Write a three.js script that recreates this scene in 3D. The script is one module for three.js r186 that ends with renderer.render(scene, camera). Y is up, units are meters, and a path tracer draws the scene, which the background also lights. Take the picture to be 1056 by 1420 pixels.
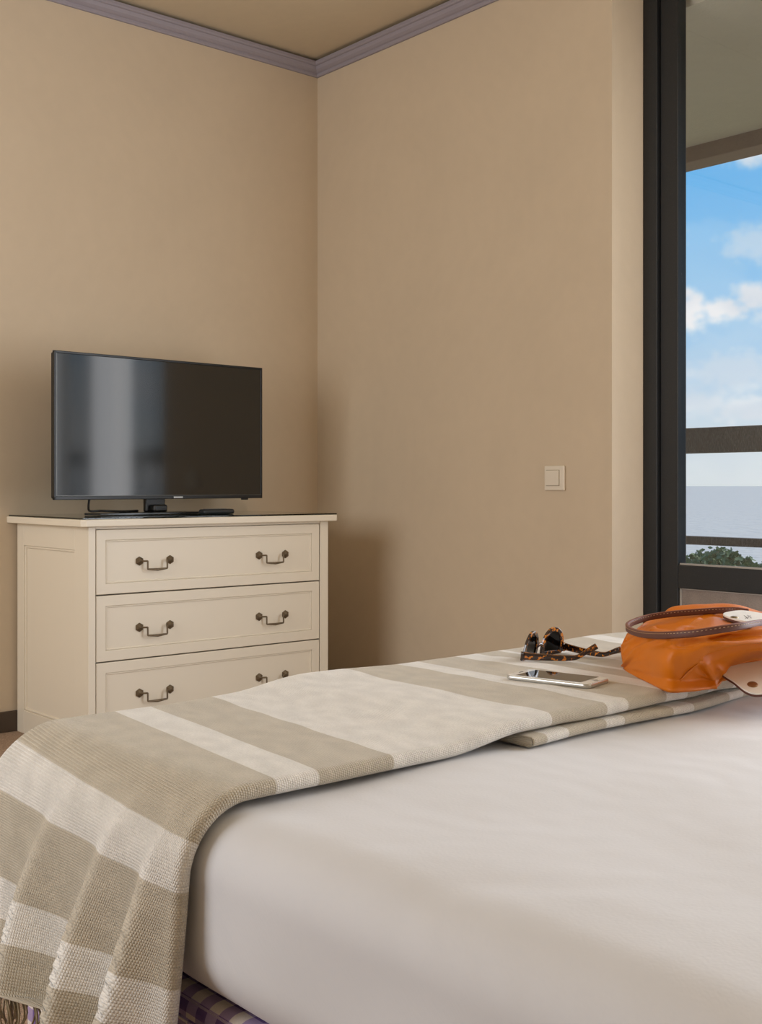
import * as THREE from 'three';
import { RectAreaLightUniformsLib } from 'three/addons/lights/RectAreaLightUniformsLib.js';
import { RoundedBoxGeometry } from 'three/addons/geometries/RoundedBoxGeometry.js';
import { mergeGeometries, mergeVertices } from 'three/addons/utils/BufferGeometryUtils.js';
import { createNoise2D, createNoise3D } from 'simplex-noise';

// ---------------------------------------------------------------- camera
const F = 1618.3, CX = 528, HY = 673, EYE = 0.9;
const YAW = Math.atan((2400 - CX) / F), SY = Math.sin(YAW), CY = Math.cos(YAW);
const CAM = new THREE.Vector3(-3.188, EYE, 4.12);
const FW = new THREE.Vector3(CY, 0, -SY), RT = new THREE.Vector3(SY, 0, CY);
const scene = new THREE.Scene();
const camera = new THREE.PerspectiveCamera(2 * Math.atan(710 / F) * 180 / Math.PI, 1056 / 1420, 0.05, 30000);
camera.position.copy(CAM);
camera.lookAt(CAM.clone().add(FW));
camera.setViewOffset(1056, 1420, 0, 710 - HY, 1056, 1420);
// a pixel is only a direction; d is the distance along the view axis
const P = (u, v, d) => CAM.clone().addScaledVector(FW, d).addScaledVector(RT, (u - CX) / F * d).add(new THREE.Vector3(0, -(v - HY) / F * d, 0));

const renderer = new THREE.WebGLRenderer({ antialias: true });
renderer.toneMapping = THREE.LinearToneMapping;
renderer.toneMappingExposure = 1.0;
renderer.shadowMap.enabled = true;
renderer.shadowMap.type = THREE.PCFSoftShadowMap;
RectAreaLightUniformsLib.init();

// ---------------------------------------------------------------- random and noise
function rng(seed) { let a = seed >>> 0; return () => { a = (a + 0x6D2B79F5) | 0; let t = Math.imul(a ^ (a >>> 15), 1 | a); t = (t + Math.imul(t ^ (t >>> 7), 61 | t)) ^ t; return ((t ^ (t >>> 14)) >>> 0) / 4294967296; }; }
const n2 = createNoise2D(rng(11)), n3 = createNoise3D(rng(12));
const fbm3 = (x, y, z, o) => { let s = 0, a = 1, t = 0; for (let i = 0; i < o; i++) { s += a * n3(x, y, z); t += a; a *= 0.5; x *= 2.03; y *= 2.03; z *= 2.03; } return s / t; };
const smooth = (a, b, x) => { const t = Math.min(1, Math.max(0, (x - a) / (b - a))); return t * t * (3 - 2 * t); };
const lerp = (a, b, t) => a + (b - a) * t;

// ---------------------------------------------------------------- sky (air and clouds)
{
  const W = 4096, H = 2048, d = new Uint8Array(W * H * 4);
  const stops = [[0, [216, 226, 231]], [2.5, [206, 222, 233]], [5, [181, 212, 237]], [8.5, [150, 201, 240]], [14, [112, 186, 241]], [30, [70, 148, 222]], [90, [48, 112, 190]]];
  // cumulus banks low over the sea: [pixel x, pixel y, half width, half height, density]
  const banks = [[952, 432, 26, 26, 1.1], [1000, 430, 34, 15, 1.1], [1046, 412, 30, 18, 1.0], [1090, 425, 40, 30, 1], [1046, 338, 44, 22, 0.62], [1052, 214, 36, 15, 0.9], [1020, 515, 70, 26, 0.55], [960, 560, 60, 16, 0.6], [1050, 568, 60, 16, 0.7], [1150, 500, 60, 40, 0.9], [850, 470, 60, 40, 0.9], [880, 330, 50, 20, 0.6]].map(([u, v, a, b, k]) => {
    const q = P(u, v, 1).sub(CAM); return [Math.atan2(q.z, q.x), Math.atan2(q.y, Math.hypot(q.x, q.z)), a / F, b / F, k];
  });
  const view = P(1000, 400, 1).sub(CAM), vaz = Math.atan2(view.z, view.x);
  for (let j = 0; j < H; j++) {
    const el = (j / H - 0.5) * 180;
    const e = Math.max(0, el);
    let k = 0; while (k < stops.length - 2 && e > stops[k + 1][0]) k++;
    const t = Math.min(1, (e - stops[k][0]) / (stops[k + 1][0] - stops[k][0]));
    const base = [0, 1, 2].map(c => lerp(stops[k][1][c], stops[k + 1][1][c], t));
    const ce = Math.cos(el * Math.PI / 180), se = Math.sin(el * Math.PI / 180);
    for (let i = 0; i < W; i++) {
      const p = 4 * (j * W + i);
      let r = base[0], g = base[1], b = base[2];
      if (el > -1 && el < 60) {
        const az = (i / W - 0.5) * 2 * Math.PI;
        const x = ce * Math.cos(az), z = ce * Math.sin(az);
        const s = 7.5 / (1 + e * 0.02);
        const n = fbm3(x * s + 3.1, se * s * 2.1 + 5.2, z * s, 5) + 0.25 * n3(x * 2.5, se * 5, z * 2.5);
        const low = smooth(16, 3, e) * 0.16;
        const near = smooth(0.2, 0.1, Math.abs(az - vaz));
        let c = smooth(0.10 - low, 0.42 - low, n) * 0.92 * (1 - 0.85 * near);
        if (near > 0 && el < 20) {
          const er = el * Math.PI / 180, w = 0.5 * fbm3(az * 60, er * 85, 2, 4);
          for (const [ba, be, rx, ry, k] of banks) { const q = Math.hypot((az - ba) / (1.25 * rx), (er - be) / (1.2 * ry)) - w * 0.9; c = Math.max(c, k * 0.95 * smooth(1.3, 0.3, q)); }
          c = Math.min(0.97, c);
        }
        const sh = smooth(-0.5, 0.5, n3(x * s * 2, se * s * 4 + 9, z * s * 2));
        const cc = [lerp(222, 243, sh), lerp(228, 244, sh), lerp(236, 246, sh)];
        r = lerp(r, cc[0], c); g = lerp(g, cc[1], c); b = lerp(b, cc[2], c);
      }
      d[p] = r; d[p + 1] = g; d[p + 2] = b; d[p + 3] = 255;
    }
  }
  const tex = new THREE.DataTexture(d, W, H, THREE.RGBAFormat);
  tex.colorSpace = THREE.SRGBColorSpace; tex.mapping = THREE.EquirectangularReflectionMapping;
  tex.magFilter = tex.minFilter = THREE.LinearFilter; tex.needsUpdate = true;
  scene.background = tex;
  scene.backgroundIntensity = 1.0;
}
// the sun stands high over the sea: it reaches the balcony floor and the shrubs, and stops short of the window
const sun = new THREE.DirectionalLight(0xfff3e0, 4.0);
sun.position.set(13.5, 25, 4); sun.target.position.set(3, 0, 0);
Object.assign(sun.shadow.camera, { left: -20, right: 20, top: 20, bottom: -20, near: 1, far: 80 });
sun.shadow.mapSize.set(2048, 2048);
scene.add(sun, sun.target);
// daylight through the curtained windows: one at the far end of the glazed wall, one in the opposite wall; plus one added for the reveal
function daylight(w, h, pos, to, color, intensity) {
  const l = new THREE.RectAreaLight(color, intensity, w, h);
  l.position.set(...pos); l.lookAt(...to); scene.add(l); return l;
}
daylight(1.75, 2.3, [0.055, 1.28, 3.72], [-3, 1.28, 3.72], new THREE.Color(0.91, 0.97, 1.06), 6.2);
daylight(0.22, 2.3, [0.10, 1.28, 2.262], [-0.5, 1.28, 1.462], new THREE.Color(0.96, 0.97, 1.0), 2.9); // added light out of view, angled to brighten the window reveal
daylight(1.9, 1.5, [-4.66, 1.6, 1.5], [0, 1.6, 1.5], new THREE.Color(0.96, 0.97, 1.0), 6.4);

// ---------------------------------------------------------------- helpers
const used = {};
function numbered(name) { const k = used[name] = (used[name] ?? -1) + 1; return k ? `${name}_${String(k).padStart(3, '0')}` : name; }
function thing(name, label, category, group) {
  const o = new THREE.Group(); o.name = numbered(name); scene.add(o);
  o.userData = { label, category }; if (group) o.userData.group = group; return o;
}
function part(name, geo, m, parent) { const o = new THREE.Mesh(Array.isArray(geo) ? mergeGeometries(geo.map(clean)) : geo, m); o.name = name; parent.add(o); return o; }
function struct(name, geo, m, label, category = 'structure') {
  const o = geo ? new THREE.Mesh(Array.isArray(geo) ? mergeGeometries(geo.map(clean)) : geo, m) : new THREE.Group();
  o.name = name; o.userData = { kind: 'structure', label, category }; scene.add(o); return o;
}
function clean(g) { g = g.index ? g.toNonIndexed() : g; for (const k of Object.keys(g.attributes)) if (!['position', 'normal', 'uv'].includes(k)) g.deleteAttribute(k); if (!g.attributes.uv) boxUV(g); return g; }
// uv in metres from the face's main direction
function boxUV(g) {
  const p = g.attributes.position, n = g.attributes.normal, uv = new Float32Array(p.count * 2);
  for (let i = 0; i < p.count; i++) {
    const ax = Math.abs(n.getX(i)), ay = Math.abs(n.getY(i)), az = Math.abs(n.getZ(i));
    if (ay >= ax && ay >= az) { uv[2 * i] = p.getX(i); uv[2 * i + 1] = p.getZ(i); }
    else if (ax >= az) { uv[2 * i] = p.getZ(i); uv[2 * i + 1] = p.getY(i); }
    else { uv[2 * i] = p.getX(i); uv[2 * i + 1] = p.getY(i); }
  }
  g.setAttribute('uv', new THREE.BufferAttribute(uv, 2)); return g;
}
// box by its limits, softly rounded if r > 0
function box(x0, x1, y0, y1, z0, z1, r = 0, seg = 2) {
  const w = x1 - x0, h = y1 - y0, d = z1 - z0;
  const g = r > 0 ? new RoundedBoxGeometry(w, h, d, seg, Math.min(r, w * 0.49, h * 0.49, d * 0.49)) : new THREE.BoxGeometry(w, h, d);
  g.translate((x0 + x1) / 2, (y0 + y1) / 2, (z0 + z1) / 2);
  return boxUV(g);
}
function gridGeo(rows, closeU = false, closeV = false) { // rows[i][j] = Vector3
  const n = rows.length, m = rows[0].length, pos = [], idx = [];
  for (const r of rows) for (const v of r) pos.push(v.x, v.y, v.z);
  const nu = closeU ? n : n - 1, nv = closeV ? m : m - 1;
  for (let i = 0; i < nu; i++) for (let j = 0; j < nv; j++) {
    const a = i * m + j, b = ((i + 1) % n) * m + j, c = ((i + 1) % n) * m + (j + 1) % m, d = i * m + (j + 1) % m;
    idx.push(a, b, c, a, c, d);
  }
  const g = new THREE.BufferGeometry();
  g.setAttribute('position', new THREE.Float32BufferAttribute(pos, 3)); g.setIndex(idx); g.computeVertexNormals(); return g;
}
// sweep of a rounded rectangle (half thickness a, half height b) along points; up is kept
function sweep(pts, a, b, up = new THREE.Vector3(0, 1, 0), seg = 80, scale = () => [1, 1], corner = 3.2, ring = 16) {
  const curve = new THREE.CatmullRomCurve3(pts, false, 'centripetal'), rows = [];
  for (let i = 0; i <= seg; i++) {
    const t = i / seg, p = curve.getPoint(t), T = curve.getTangent(t).normalize();
    const S = new THREE.Vector3().crossVectors(T, up).normalize(), U = new THREE.Vector3().crossVectors(S, T).normalize();
    const [ka, kb] = scale(t), row = [];
    for (let k = 0; k < ring; k++) {
      const th = k / ring * 2 * Math.PI, c = Math.cos(th), s = Math.sin(th), q = 2 / corner;
      row.push(p.clone().addScaledVector(S, a * ka * Math.sign(c) * Math.abs(c) ** q).addScaledVector(U, b * kb * Math.sign(s) * Math.abs(s) ** q));
    }
    rows.push(row);
  }
  const cap = r => { const c = r.reduce((x, y) => x.add(y), new THREE.Vector3()).divideScalar(r.length); return r.map(() => c.clone()); };
  return boxUV(gridGeo([cap(rows[0]), ...rows, cap(rows[rows.length - 1])], false, true));
}
// a flat plate through a ring of points in space, with thickness along the side that faces the camera
function plate(pts, th, bevel = 0.0008, lift = 0) {
  const c = pts.reduce((a, b) => a.clone().add(b), new THREE.Vector3()).divideScalar(pts.length);
  const N = new THREE.Vector3();
  pts.forEach((p, i) => { const q = pts[(i + 1) % pts.length]; N.add(new THREE.Vector3().crossVectors(p.clone().sub(c), q.clone().sub(c))); });
  N.normalize(); if (N.dot(CAM.clone().sub(c)) < 0) N.negate();
  const X = pts[1].clone().sub(pts[0]); X.addScaledVector(N, -X.dot(N)).normalize();
  const Y = new THREE.Vector3().crossVectors(N, X);
  const s = new THREE.Shape(pts.map(p => { const d = p.clone().sub(c); return new THREE.Vector2(d.dot(X), d.dot(Y)); }));
  const g = new THREE.ExtrudeGeometry(s, { depth: th, bevelEnabled: bevel > 0, bevelSize: bevel, bevelThickness: bevel, bevelSegments: 2, curveSegments: 12 });
  g.translate(0, 0, lift);
  g.applyMatrix4(new THREE.Matrix4().makeBasis(X, Y, N).setPosition(c));
  return boxUV(g);
}
function smoothRing(pts, n = 48) { const c = new THREE.CatmullRomCurve3(pts, true, 'centripetal'); return Array.from({ length: n }, (_, i) => c.getPoint(i / n)); }

// ---------------------------------------------------------------- textures and materials
function dataTex(w, h, fn, srgb, repeat) {
  const d = new Uint8Array(w * h * 4);
  for (let j = 0; j < h; j++) for (let i = 0; i < w; i++) {
    const v = fn(i / w, j / h, i, j), p = 4 * (j * w + i);
    if (typeof v === 'number') { d[p] = d[p + 1] = d[p + 2] = Math.max(0, Math.min(255, v * 255)); }
    else for (let c = 0; c < 3; c++) d[p + c] = Math.max(0, Math.min(255, v[c]));
    d[p + 3] = 255;
  }
  const t = new THREE.DataTexture(d, w, h, THREE.RGBAFormat);
  t.wrapS = t.wrapT = THREE.RepeatWrapping; t.magFilter = THREE.LinearFilter; t.minFilter = THREE.LinearMipmapLinearFilter; t.generateMipmaps = true;
  if (srgb) t.colorSpace = THREE.SRGBColorSpace;
  if (repeat) t.repeat.set(...repeat);
  t.needsUpdate = true; return t;
}
// tileable noise by walking circles
const tileN = (u, v, f, seed = 0) => { const a = u * 2 * Math.PI, b = v * 2 * Math.PI, r = f / (2 * Math.PI); return 0.5 * (n3(Math.cos(a) * r + seed, Math.sin(a) * r, Math.cos(b) * r) + n3(Math.sin(b) * r + seed + 40, Math.cos(a) * r + 7, Math.sin(a) * r + Math.cos(b) * r)); };
const std = (color, roughness, extra = {}) => new THREE.MeshPhysicalMaterial({ color, roughness, ...extra });

const plasterBump = dataTex(512, 512, (u, v) => 0.5 + 0.22 * tileN(u, v, 60, 1) + 0.2 * tileN(u, v, 22, 2), false, [1.2, 1.2]);
const plasterTone = dataTex(256, 256, (u, v) => { const n = 1 + 0.01 * tileN(u, v, 6, 3) + 0.008 * tileN(u, v, 30, 4); return [250 * n, 250 * n, 250 * n]; }, true, [0.5, 0.5]);
const M = {};
M.wall = std(0xd3c1a7, 0.85, { map: plasterTone, bumpMap: plasterBump, bumpScale: 0.00025 });
M.ceiling = std(0xd0bfa2, 0.9, { map: plasterTone, bumpMap: plasterBump, bumpScale: 0.0006 });
M.crown = std(0x989199, 0.55);
M.base = std(0x4a3d31, 0.55);
M.carpet = std(0xffffff, 1.0, {
  map: dataTex(512, 512, (() => { const r = rng(5); return (u, v) => { const n = r() * 0.55 + 0.45 * (0.5 + 0.5 * tileN(u, v, 70, 6)); return [lerp(112, 214, n), lerp(88, 184, n), lerp(68, 156, n)]; }; })(), true, [1.6, 1.6]),
  bumpMap: dataTex(512, 512, (() => { const r = rng(6); return () => r(); })(), false, [1.6, 1.6]), bumpScale: 0.004, sheen: 0.3, sheenRoughness: 0.9, sheenColor: new THREE.Color(0.6, 0.5, 0.42),
});
M.cream = std(0xe6dcc8, 0.42, { clearcoat: 0.15, clearcoatRoughness: 0.4 });
M.bronze = std(0x6e5f4a, 0.45, { metalness: 0.6 });
M.dark = std(0x1a1512, 0.9);
M.glassTop = new THREE.MeshPhysicalMaterial({ color: 0xd4e4dc, roughness: 0.03, transmission: 1, thickness: 0.006, ior: 1.52, attenuationColor: new THREE.Color(0.45, 0.7, 0.6), attenuationDistance: 0.05 });
M.blackPlastic = std(0x0c0e0e, 0.35);
M.screen = std(0x0a0f0f, 0.09, { ior: 1.75 });
M.silver = std(0xb9bbba, 0.3, { metalness: 0.8 });
M.white = std(0xe9e4d9, 0.4);
const frameNoise = dataTex(256, 256, (() => { const r = rng(8); return () => { const k = 15 + 11 * r() + (r() > 0.995 ? 30 : 0); return [k, k * 1.04, k * 1.06]; }; })(), true, [2.5, 2.5]);
M.frame = std(0xffffff, 0.5, { map: frameNoise });
M.bead = std(0xa9a196, 0.6);
M.panel = std(0x8f8278, 0.7, { map: dataTex(256, 256, (() => { const r = rng(18); return (u, v) => { const k = 225 + 30 * r() + 18 * tileN(u, v, 8, 9); return [k, k, k]; }; })(), true, [2, 2]) });
M.pane = new THREE.MeshPhysicalMaterial({ color: 0xffffff, roughness: 0, transmission: 1, thickness: 0, ior: 1.5 });
M.concrete = std(0xc9c6b6, 0.9, { map: plasterTone, bumpMap: plasterBump, bumpScale: 0.003 });
M.lip = std(0x8f8078, 0.9, { bumpMap: plasterBump, bumpScale: 0.004 });
M.tilefloor = std(0xc8bcb0, 0.7);
M.rail = std(0xffffff, 0.7, { map: dataTex(512, 256, (() => { const r = rng(28); return (u, v) => { const k = 74 + 26 * tileN(u * 4 % 1, v, 30, 5) + (r() > 0.9975 ? 90 : 0); return [k * 0.96, k * 1.02, k * 1.1]; }; })(), true, [1.5, 1.5]) });
M.sheer = new THREE.MeshPhysicalMaterial({ color: 0xf1ece2, roughness: 1, transmission: 0.45, thickness: 0, side: THREE.DoubleSide });

// ---------------------------------------------------------------- room shell
const XL = -4.8, ZB = 4.95, HC = 2.782, ZE = 1.632, ZW = 4.66, HW = 2.75, XR = 0.202;
struct('floor', box(XL - 0.2, 0.3, -0.12, 0, -0.2, ZB + 0.2), M.carpet, 'brown speckled carpet floor', 'floor');
struct('ceiling', box(XL - 0.2, 0.3, HC, HC + 0.15, -0.2, ZB + 0.2), M.ceiling, 'warm beige painted ceiling', 'ceiling');
struct('wall_back', box(XL - 0.2, 0.3, 0, HC, -0.2, 0), M.wall, 'beige painted wall behind the white chest of drawers', 'wall');
const wr = struct('wall_right', null, null, 'beige painted wall with the light switch and window opening', 'wall');
part('wall_panel', box(0, 0.3, 0, HC, 0, ZE), M.wall, wr);
part('lintel', box(0, 0.3, HW, HC, ZE, ZW), M.wall, wr);
part('wall_panel', box(0, 0.3, 0, HC, ZW, ZB), M.wall, wr);
const wl = struct('wall_left', null, null, 'beige wall behind the camera with a curtained window', 'wall');
part('wall_panel', box(XL - 0.2, XL, 0, HC, 0, 0.5), M.wall, wl);
part('wall_panel', box(XL - 0.2, XL, 0, HC, 2.5, ZB), M.wall, wl);
part('wall_panel', box(XL - 0.2, XL, 0, 0.85, 0.5, 2.5), M.wall, wl);
part('wall_panel', box(XL - 0.2, XL, 2.35, HC, 0.5, 2.5), M.wall, wl);
struct('wall_front', box(XL - 0.2, 0.3, 0, HC, ZB, ZB + 0.2), M.wall, 'beige wall at the head of the bed', 'wall');

// crown moulding, mitred in the corner
const crownProf = [[0.0006, 2.714], [0.009, 2.714], [0.013, 2.719], [0.014, 2.727], [0.021, 2.730], [0.030, 2.737], [0.035, 2.746], [0.036, 2.750], [0.043, 2.752], [0.047, 2.757], [0.047, 2.768], [0.0006, 2.768]];
function trimAlong(toPoint, len) { // toPoint(along, out, y)
  const pos = [], idx = [], n = crownProf.length;
  crownProf.forEach(([o, y], i) => {
    const [o2, y2] = crownProf[(i + 1) % n], b = pos.length / 3;
    for (const [s, oo, yy] of [[oo0(o), o, y], [len, o, y], [len, o2, y2], [oo0(o2), o2, y2]]) pos.push(...toPoint(s, oo, yy));
    idx.push(b, b + 1, b + 2, b, b + 2, b + 3);
  });
  function oo0(o) { return o; }
  const g = new THREE.BufferGeometry(); g.setAttribute('position', new THREE.Float32BufferAttribute(pos, 3)); g.setIndex(idx); g.computeVertexNormals(); return boxUV(g);
}
struct('trim_1', trimAlong((s, o, y) => [-s, y, o], 4.75), M.crown, 'lavender grey crown moulding above the chest of drawers', 'moulding');
struct('trim_2', trimAlong((s, o, y) => [-o, y, s], 4.9), M.crown, 'lavender grey crown moulding above the light switch wall', 'moulding');
struct('baseboard_back', box(XL, 0, 0, 0.075, 0.0005, 0.014, 0.003), M.base, 'dark brown baseboard under the wall with the chest', 'baseboard');
struct('baseboard_right', box(-0.014, -0.0005, 0, 0.075, 0.015, ZE, 0.003), M.base, 'dark brown baseboard under the light switch wall', 'baseboard');

// glazed wall: posts, sashes, panes
const win = struct('window_1', null, null, 'black framed balcony window with grey lower panel', 'window');
part('outer_frame', [box(XR - 0.03, XR + 0.06, 0, HW, ZE, 1.691, 0.003), box(XR - 0.03, XR + 0.06, HW - 0.05, HW, 1.691, ZW, 0.003), box(XR - 0.03, XR + 0.06, 0, 0.05, 1.691, ZW, 0.003), box(XR - 0.03, XR + 0.06, 0.05, HW - 0.05, ZW - 0.05, ZW, 0.003)], M.frame, win);
for (const [a, b] of [[1.694, 2.50], [2.56, 3.56], [3.565, 4.605]]) {
  const st = 0.072, y0 = 0.052, y1 = HW - 0.052, xa = XR - 0.015, xb = XR + 0.035;
  part('sash', [box(xa, xb, y0, y1, a, a + st, 0.003), box(xa, xb, y0, y1, b - st, b, 0.003), box(xa, xb, y1 - 0.07, y1, a + st, b - st, 0.003), box(xa, xb, y0, y0 + 0.09, a + st, b - st, 0.003), box(xa, xb, 0.549, 0.628, a + st, b - st, 0.003)], M.frame, win);
  part('pane', box(XR + 0.008, XR + 0.009, 0.628, y1 - 0.07, a + st, b - st), M.pane, win);
  part('glazing_bead', [box(XR - 0.004, XR + 0.006, 0.628, 0.634, a + st, b - st), box(XR - 0.004, XR + 0.006, 0.545, 0.549, a + st, b - st), box(XR - 0.004, XR + 0.006, y0 + 0.09, 0.545, a + st, a + st + 0.004)], M.bead, win);
  part('lower_panel', box(XR + 0.004, XR + 0.02, y0 + 0.09, 0.549, a + st, b - st), M.panel, win).userData.label = 'grey brown lower panel';
}
part('mullion', box(XR - 0.03, XR + 0.06, 0.05, HW - 0.05, 2.502, 2.558, 0.003), M.frame, win);
const win2 = struct('window_2', null, null, 'white framed window in the wall behind the camera', 'window');
part('window_frame', [box(XL - 0.12, XL - 0.06, 0.85, 2.35, 0.5, 0.56), box(XL - 0.12, XL - 0.06, 0.85, 2.35, 2.44, 2.5), box(XL - 0.12, XL - 0.06, 0.85, 0.91, 0.56, 2.44), box(XL - 0.12, XL - 0.06, 2.29, 2.35, 0.56, 2.44), box(XL - 0.12, XL - 0.06, 0.91, 2.29, 1.47, 1.53)], M.white, win2);
part('pane', box(XL - 0.092, XL - 0.09, 0.91, 2.29, 0.56, 1.47), M.pane, win2);
part('pane', box(XL - 0.092, XL - 0.09, 0.91, 2.29, 1.53, 2.44), M.pane, win2);
function curtain(name, label, x, z0, z1, y0, y1, amp) {
  const rows = [];
  for (let i = 0; i <= 120; i++) { const t = i / 120, z = lerp(z0, z1, t), r = []; for (let j = 0; j <= 10; j++) r.push(new THREE.Vector3(x + amp * Math.sin(t * (z1 - z0) * 62) * (0.7 + 0.3 * Math.sin(t * 17)), lerp(y0, y1, j / 10), z)); rows.push(r); }
  const g = gridGeo(rows); boxUV(g);
  const t = thing(name, label, 'curtain'); part('fabric', g, M.sheer, t);
  part('rod', (() => { const c = new THREE.CylinderGeometry(0.009, 0.009, z1 - z0 + 0.04, 12); c.rotateX(Math.PI / 2); c.translate(x, y1 + 0.009, (z0 + z1) / 2); return c; })(), M.blackPlastic, t);
}
curtain('sheer_curtain', 'white sheer curtain drawn over the far sashes of the balcony window', 0.10, 2.72, 4.62, 0.06, 2.6, 0.022);
curtain('sheer_curtain', 'unseen narrow bunch of sheer curtain added behind the reveal light on the near sash', 0.155, 2.19, 2.34, 0.06, 2.6, 0.012);  // added out of view to back the light on the reveal
curtain('sheer_curtain', 'white sheer curtain over the white framed window', XL + 0.06, 0.44, 2.56, 0.78, 2.44, 0.025);

// ---------------------------------------------------------------- outside: balcony, sea, shrubs
struct('balcony_floor', box(0.3, 1.75, -0.2, -0.02, -3.5, 8), M.tilefloor, 'balcony floor slab outside the window', 'balcony');
const soff = struct('balcony_soffit', null, null, 'grey green balcony ceiling slab above the railing', 'balcony');
part('slab', box(0.265, 1.7, 2.56, 2.748, ZE, ZW), M.concrete, soff);
part('slab', box(0.301, 1.7, 2.56, 2.748, -3.5, ZE - 0.001), M.concrete, soff);
part('slab', box(0.301, 1.7, 2.56, 2.748, ZW + 0.001, 8), M.concrete, soff);
part('edge_lip', box(1.7, 1.85, 2.485, 2.8, -3.5, 8, 0.006), M.lip, soff).userData.label = 'brown grey concrete edge lip';
struct('facade', [box(0.3, 0.32, -4, 0, -3.5, 8), box(0.06, 0.3, 0, 2.8, -3.5, -0.2), box(0.06, 0.3, 0, 2.8, ZB + 0.2, 8)], M.concrete, 'rendered outer face of the building beside the balcony', 'wall');
const rail = thing('balcony_railing', 'dark weathered balcony railing with wide handrail in front of the sea', 'railing');
part('handrail', box(1.7, 1.76, 1.057, 1.181, -3.5, 8, 0.006), M.rail, rail);
part('lower_rail', box(1.71, 1.745, 0.609, 0.651, -3.5, 8, 0.004), M.rail, rail);
part('lower_rail', box(1.71, 1.745, 0.18, 0.222, -3.5, 8, 0.004), M.rail, rail);
for (const z of [-3.3, -1.4, 2.4, 4.4, 6.4]) part('post', box(1.708, 1.748, -0.02, 1.057, z, z + 0.04, 0.004), M.rail, rail);
struct('ground', box(1.9, 34, -6.2, -4, -60, 60), std(0x6d6a4c, 1), 'scrubby ground below the balcony', 'ground');
{
  const tex = dataTex(512, 512, (u, v) => 0.5 + 0.25 * tileN(u, v, 14, 21) + 0.2 * tileN(u, v, 34, 22) + 0.12 * tileN(u, v, 90, 23));
  tex.repeat.set(1 / 170, 1 / 170);
  const g = new THREE.PlaneGeometry(24000, 24000); g.rotateX(-Math.PI / 2); g.translate(12030, -14, 0);
  const p = g.attributes.position, uv = g.attributes.uv; for (let i = 0; i < p.count; i++) uv.setXY(i, p.getX(i), p.getZ(i));
  const sea = struct('sea', g, std(0xa9aba8, 0.5, { bumpMap: tex, bumpScale: 1.8, ior: 1.33 }), 'pale grey rippled sea up to the horizon', 'sea');
  sea.userData.kind = 'structure';
}
function shrub(x, z, top, r, seed, label) {
  const t = thing('shrub', label, 'shrub'), R = rng(seed), geos = [];
  const leaf = new THREE.PlaneGeometry(0.05, 0.085, 1, 2); const lp = leaf.attributes.position; for (let i = 0; i < lp.count; i++) { const y = lp.getY(i); lp.setX(i, lp.getX(i) * (y === 0 ? 1 : 0.3)); lp.setZ(i, -Math.abs(y) * 0.3); } leaf.computeVertexNormals();
  const m = new THREE.Matrix4(), e = new THREE.Euler(), q = new THREE.Quaternion();
  for (let k = 0; k < 2600; k++) {
    const a = R() * 2 * Math.PI, b = Math.acos(1 - R() * 1.3), rr = r * (0.72 + 0.28 * R()) * (1 + 0.16 * n3(Math.cos(a) * 2.2 + seed, Math.sin(a) * 2.2, b * 2.4));
    const px = Math.sin(b) * Math.cos(a) * rr * 1.15, pz = Math.sin(b) * Math.sin(a) * rr * 1.15, py = Math.cos(b) * rr * 0.9;
    e.set(R() * 6.3, R() * 6.3, R() * 6.3); q.setFromEuler(e); const s = 0.7 + R() * 0.9;
    m.compose(new THREE.Vector3(px, py, pz), q, new THREE.Vector3(s, s, s)); geos.push(leaf.clone().applyMatrix4(m));
  }
  const f = part('foliage', geos, M.leaf ??= std(0x55704a, 0.6, { side: THREE.DoubleSide, transmission: 0.2, thickness: 0 }), t); f.userData.kind = 'stuff';
  const st = []; for (let k = 0; k < 7; k++) { const a = R() * 6.3; st.push(new THREE.TubeGeometry(new THREE.CatmullRomCurve3([new THREE.Vector3(0.1 * Math.cos(a), -(top + 4) + r * 0.9, 0.1 * Math.sin(a)), new THREE.Vector3(0.3 * r * Math.cos(a), -0.6 * r, 0.3 * r * Math.sin(a)), new THREE.Vector3(0.7 * r * Math.cos(a), 0.3 * r, 0.7 * r * Math.sin(a))]), 10, 0.03, 6)); }
  part('stem', st, M.stem ??= std(0x5a4636, 0.9), t);
  t.position.set(x, top - r * 0.9, z);
}
{
  const a = P(997, 763, 19), b = P(938, 775, 21), c = P(1070, 781, 20);
  shrub(a.x, a.z, a.y, 0.62, 31, 'round green shrub rising above the window rail before the sea');
  shrub(b.x, b.z, b.y, 0.5, 32, 'low green shrub mostly hidden by the black window stile');
  shrub(c.x, c.z, c.y, 0.5, 33, 'low green shrub beyond the round one, barely above the rail');
}

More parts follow.
